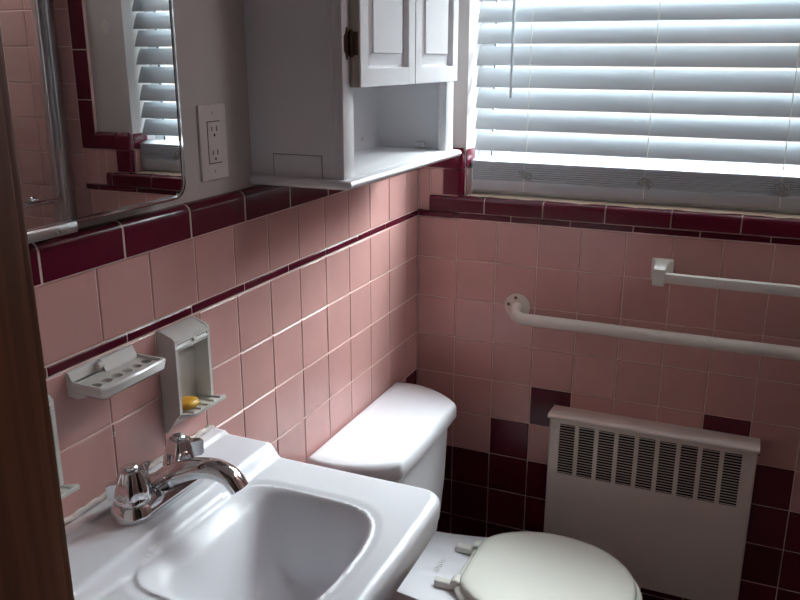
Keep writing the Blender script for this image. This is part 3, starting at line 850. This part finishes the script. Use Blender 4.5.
# ------------------------------------------------------------------ bars
tw = thing('towel_bar', 'square pale towel bar on square brackets just under the window sill', 'towel bar', (.86, -.03, -.112))
for xx in (.64, 1.082):
    bm = bmesh.new()
    loft(bm, [[(x, yq, z) for x, z in rrect(xx, -.0825, hx, hz, .004, 3)] for yq, hx, hz in ((-.0005, .0255, .0265), (-.006, .0255, .0265), (-.014, .021, .0255), (-.03, .0165, .0245))] +
         [[(x, -.05, z) for x, z in rrect(xx, -.0845, .0145, .0235, .004, 3)], [(x, -.068, z) for x, z in rrect(xx, -.087, .0145, .0215, .004, 3)], [(x, -.0705, z) for x, z in rrect(xx, -.087, .012, .019, .004, 3)]])
    obj('bracket', bm, M['towel'], tw)
bm = bmesh.new(); box(bm, .645, 1.08, -.069, -.049, -.1, -.0775, r=.002); obj('bar', bm, M['towel'], tw)
gb = thing('grab_bar', 'round cream grab bar with screw flange on the pink tile above radiator', 'grab bar', (.67, -.03, -.25))
g0, g1, gzc, gy = .285, 1.06, -.222, -.052
for xx in (g0, g1):
    bm = bmesh.new(); lathe(bm, [(0, .0), (.0335, .0), (.0345, -.002), (.034, -.004), (.0325, -.005), (.014, -.0055), (0, -.0055)], (xx, -.0005, gzc+.003), 'y', n=40)
    fl = obj('flange', bm, M['bar'], gb)
    for a in (100, 170, 300):
        bm = bmesh.new()
        lathe(bm, [(0, -.0005), (.0045, -.0005), (.004, -.0022), (.0015, -.003), (0, -.0028)], (xx+.0235*math.cos(math.radians(a)), -.0055, gzc+.003+.0235*math.sin(math.radians(a))), 'y', n=12)
        obj('screw', bm, M['brass'], fl)
bm = bmesh.new()
zb_ = -.237; R_ = .028
pts = [(g0, -.004, gzc+.001), (g0, gy+R_, gzc-.004)]
for k in range(1, 8):
    a = PI/2*k/8; pts.append((g0+R_*(1-math.cos(a)), gy+R_-R_*math.sin(a), gzc-.004+(zb_-gzc+.004)*k/8))
pts.append((g0+R_, gy, zb_))
pts.append((g1-R_, gy, zb_))
for k in range(7, 0, -1):
    a = PI/2*k/8; pts.append((g1-R_*(1-math.cos(a)), gy+R_-R_*math.sin(a), gzc-.004+(zb_-gzc+.004)*k/8))
pts += [(g1, gy+R_, gzc-.004), (g1, -.004, gzc+.001)]
tube(bm, pts, .0152, n=20); obj('rail', bm, M['bar'], gb, smooth=60)

# ------------------------------------------------------------------ tub and sliding glass screen (seen in the mirror)
bt = thing('bathtub', 'white bathtub along the pink right wall behind the glass screen', 'bathtub', (1.58, -.83, FL))
bm = bmesh.new()
def br(hx, hy, z, r): return [(x, y, z) for x, y in rrect(1.613, -.83, hx, hy, r, 8)]
loft(bm, [br(.335, .828, FL, .01), br(.335, .828, FL+.38, .01), br(.331, .824, FL+.385, .012), br(.265, .74, FL+.385, .12), br(.245, .72, FL+.36, .12), br(.205, .64, FL+.09, .12), br(.165, .6, FL+.07, .12)])
obj('tub_shell', bm, M['porc'], bt, smooth=40)
sd = thing('shower_screen', 'chrome framed glass shower screen standing on the bathtub rim', 'shower screen', (1.31, -.8, FL+.385))
bm = bmesh.new(); box(bm, 1.282, 1.342, -.032, -.0005, FL+.387, .86, r=.003); box(bm, 1.292, 1.332, -.045, -.03, FL+.387, .86, r=.003); obj('wall_post', bm, M['alu'], sd)
bm = bmesh.new(); box(bm, 1.282, 1.342, -1.655, -1.62, FL+.387, .86, r=.003); obj('end_post', bm, M['alu'], sd)
bm = bmesh.new(); box(bm, 1.282, 1.342, -1.655, -.001, .86, .91, r=.004); obj('top_track', bm, M['alu'], sd)
bm = bmesh.new(); box(bm, 1.282, 1.342, -1.655, -.001, FL+.3865, FL+.42, r=.004); obj('bottom_track', bm, M['alu'], sd)
for (xx, a, b) in ((1.298, -.86, -.05), (1.322, -1.615, -.80)):
    bm = bmesh.new(); box(bm, xx-.003, xx+.003, a, b, FL+.42, .86); p_ = obj('glass_panel', bm, M['shglass'], sd, smooth=0)
    for yy in (a, b):
        bm = bmesh.new(); box(bm, xx-.008, xx+.008, yy-.01, yy+.01, FL+.421, .859, r=.002)
        obj('panel_stile', bm, M['alu'], p_)
bm = bmesh.new(); tube(bm, [(1.255, -.80, -.02), (1.255, -.09, -.02)], .009, n=16)
for yy in (-.16, -.74):
    tube(bm, [(1.294, yy, -.02), (1.255, yy, -.02)], .008, n=12); lathe(bm, [(0, 0), (.016, 0), (.014, -.008), (0, -.01)], (1.2945, yy, -.02), 'x', n=20)
obj('screen_handle', bm, M['chrome'], sd)

# ------------------------------------------------------------------ light
def emit(name, col, st):
    m = bpy.data.materials.new(name); m.use_nodes = True; b = m.node_tree.nodes['Principled BSDF']
    b.inputs['Emission Color'].default_value = col; b.inputs['Emission Strength'].default_value = st; b.inputs['Base Color'].default_value = (.9, .9, .9, 1)
    return m
cl_ = thing('added_fill_lamp', 'added unseen fill lamp, flat and white, above the bathtub end', 'lamp', (1.6, -.22, CEIL-.05))  # added lamp out of view, put in to lift the room light
bm = bmesh.new(); box(bm, 1.34, 1.86, -.39, -.05, CEIL-.03, CEIL-.0005, r=.006); obj('fill_lamp_base', bm, M['sash'], cl_)
bm = bmesh.new(); box(bm, 1.36, 1.84, -.37, -.07, CEIL-.055, CEIL-.0302, r=.012, seg=3); obj('fill_diffuser', bm, emit('fill_glow', (.92, .96, 1, 1), 19), cl_)
# low hazy daylight slanting down through the blind from the right
sl = bpy.data.lights.new('hazy_sun', 'SUN'); sl.angle = math.radians(62); sl.energy = 60; sl.color = (.90, .96, 1.0)
so_ = bpy.data.objects.new('hazy_sun', sl); C.collection.objects.link(so_)
SD = Vector((.60, 1.0, 1.28)); so_.rotation_euler = SD.to_track_quat('Z', 'Y').to_euler(); so_.location = (2, 4, 5)
w = bpy.data.worlds.new('sky'); C.world = w; w.use_nodes = True
bg = w.node_tree.nodes['Background']; bg.inputs[0].default_value = (.86, .94, 1.0, 1); bg.inputs[1].default_value = 2.2
pl = bpy.data.lights.new('window_portal', 'AREA'); pl.shape = 'RECTANGLE'; pl.size = OR_-OL; pl.size_y = OT-.06; pl.cycles.is_portal = True
po = bpy.data.objects.new('window_portal', pl); C.collection.objects.link(po); po.location = ((OL+OR_)/2, .162, (OT+.06)/2+Z0); po.rotation_euler = (-PI/2, 0, 0)

# ------------------------------------------------------------------ camera
cam = bpy.data.cameras.new('camera'); cam.sensor_width = 36; cam.lens = 821.79/800*36; cam.clip_start = .02
co = bpy.data.objects.new('camera', cam); C.collection.objects.link(co)
right = Vector((0.91649708, 0.40003921, 0.00131785)); up = Vector((-0.11404696, 0.25812323, 0.95935691)); fw = Vector((-0.38344021, 0.87939811, -0.28219244))
m = Matrix((right, up, -fw)).transposed().to_4x4(); m.translation = Vector((.82957689, -2.02452377, .40652954+Z0))
co.matrix_world = m; C.camera = co
C.view_settings.view_transform = 'Standard'; C.view_settings.look = 'None'; C.view_settings.gamma = 1; C.view_settings.use_curve_mapping = False
C.view_settings.exposure = 0.1
C.cycles.use_denoising = True
C.cycles.max_bounces = 14; C.cycles.diffuse_bounces = 8; C.cycles.glossy_bounces = 6; C.cycles.transparent_max_bounces = 12
C.cycles.caustics_reflective = False; C.cycles.caustics_refractive = False
C.cycles.sample_clamp_indirect = 6
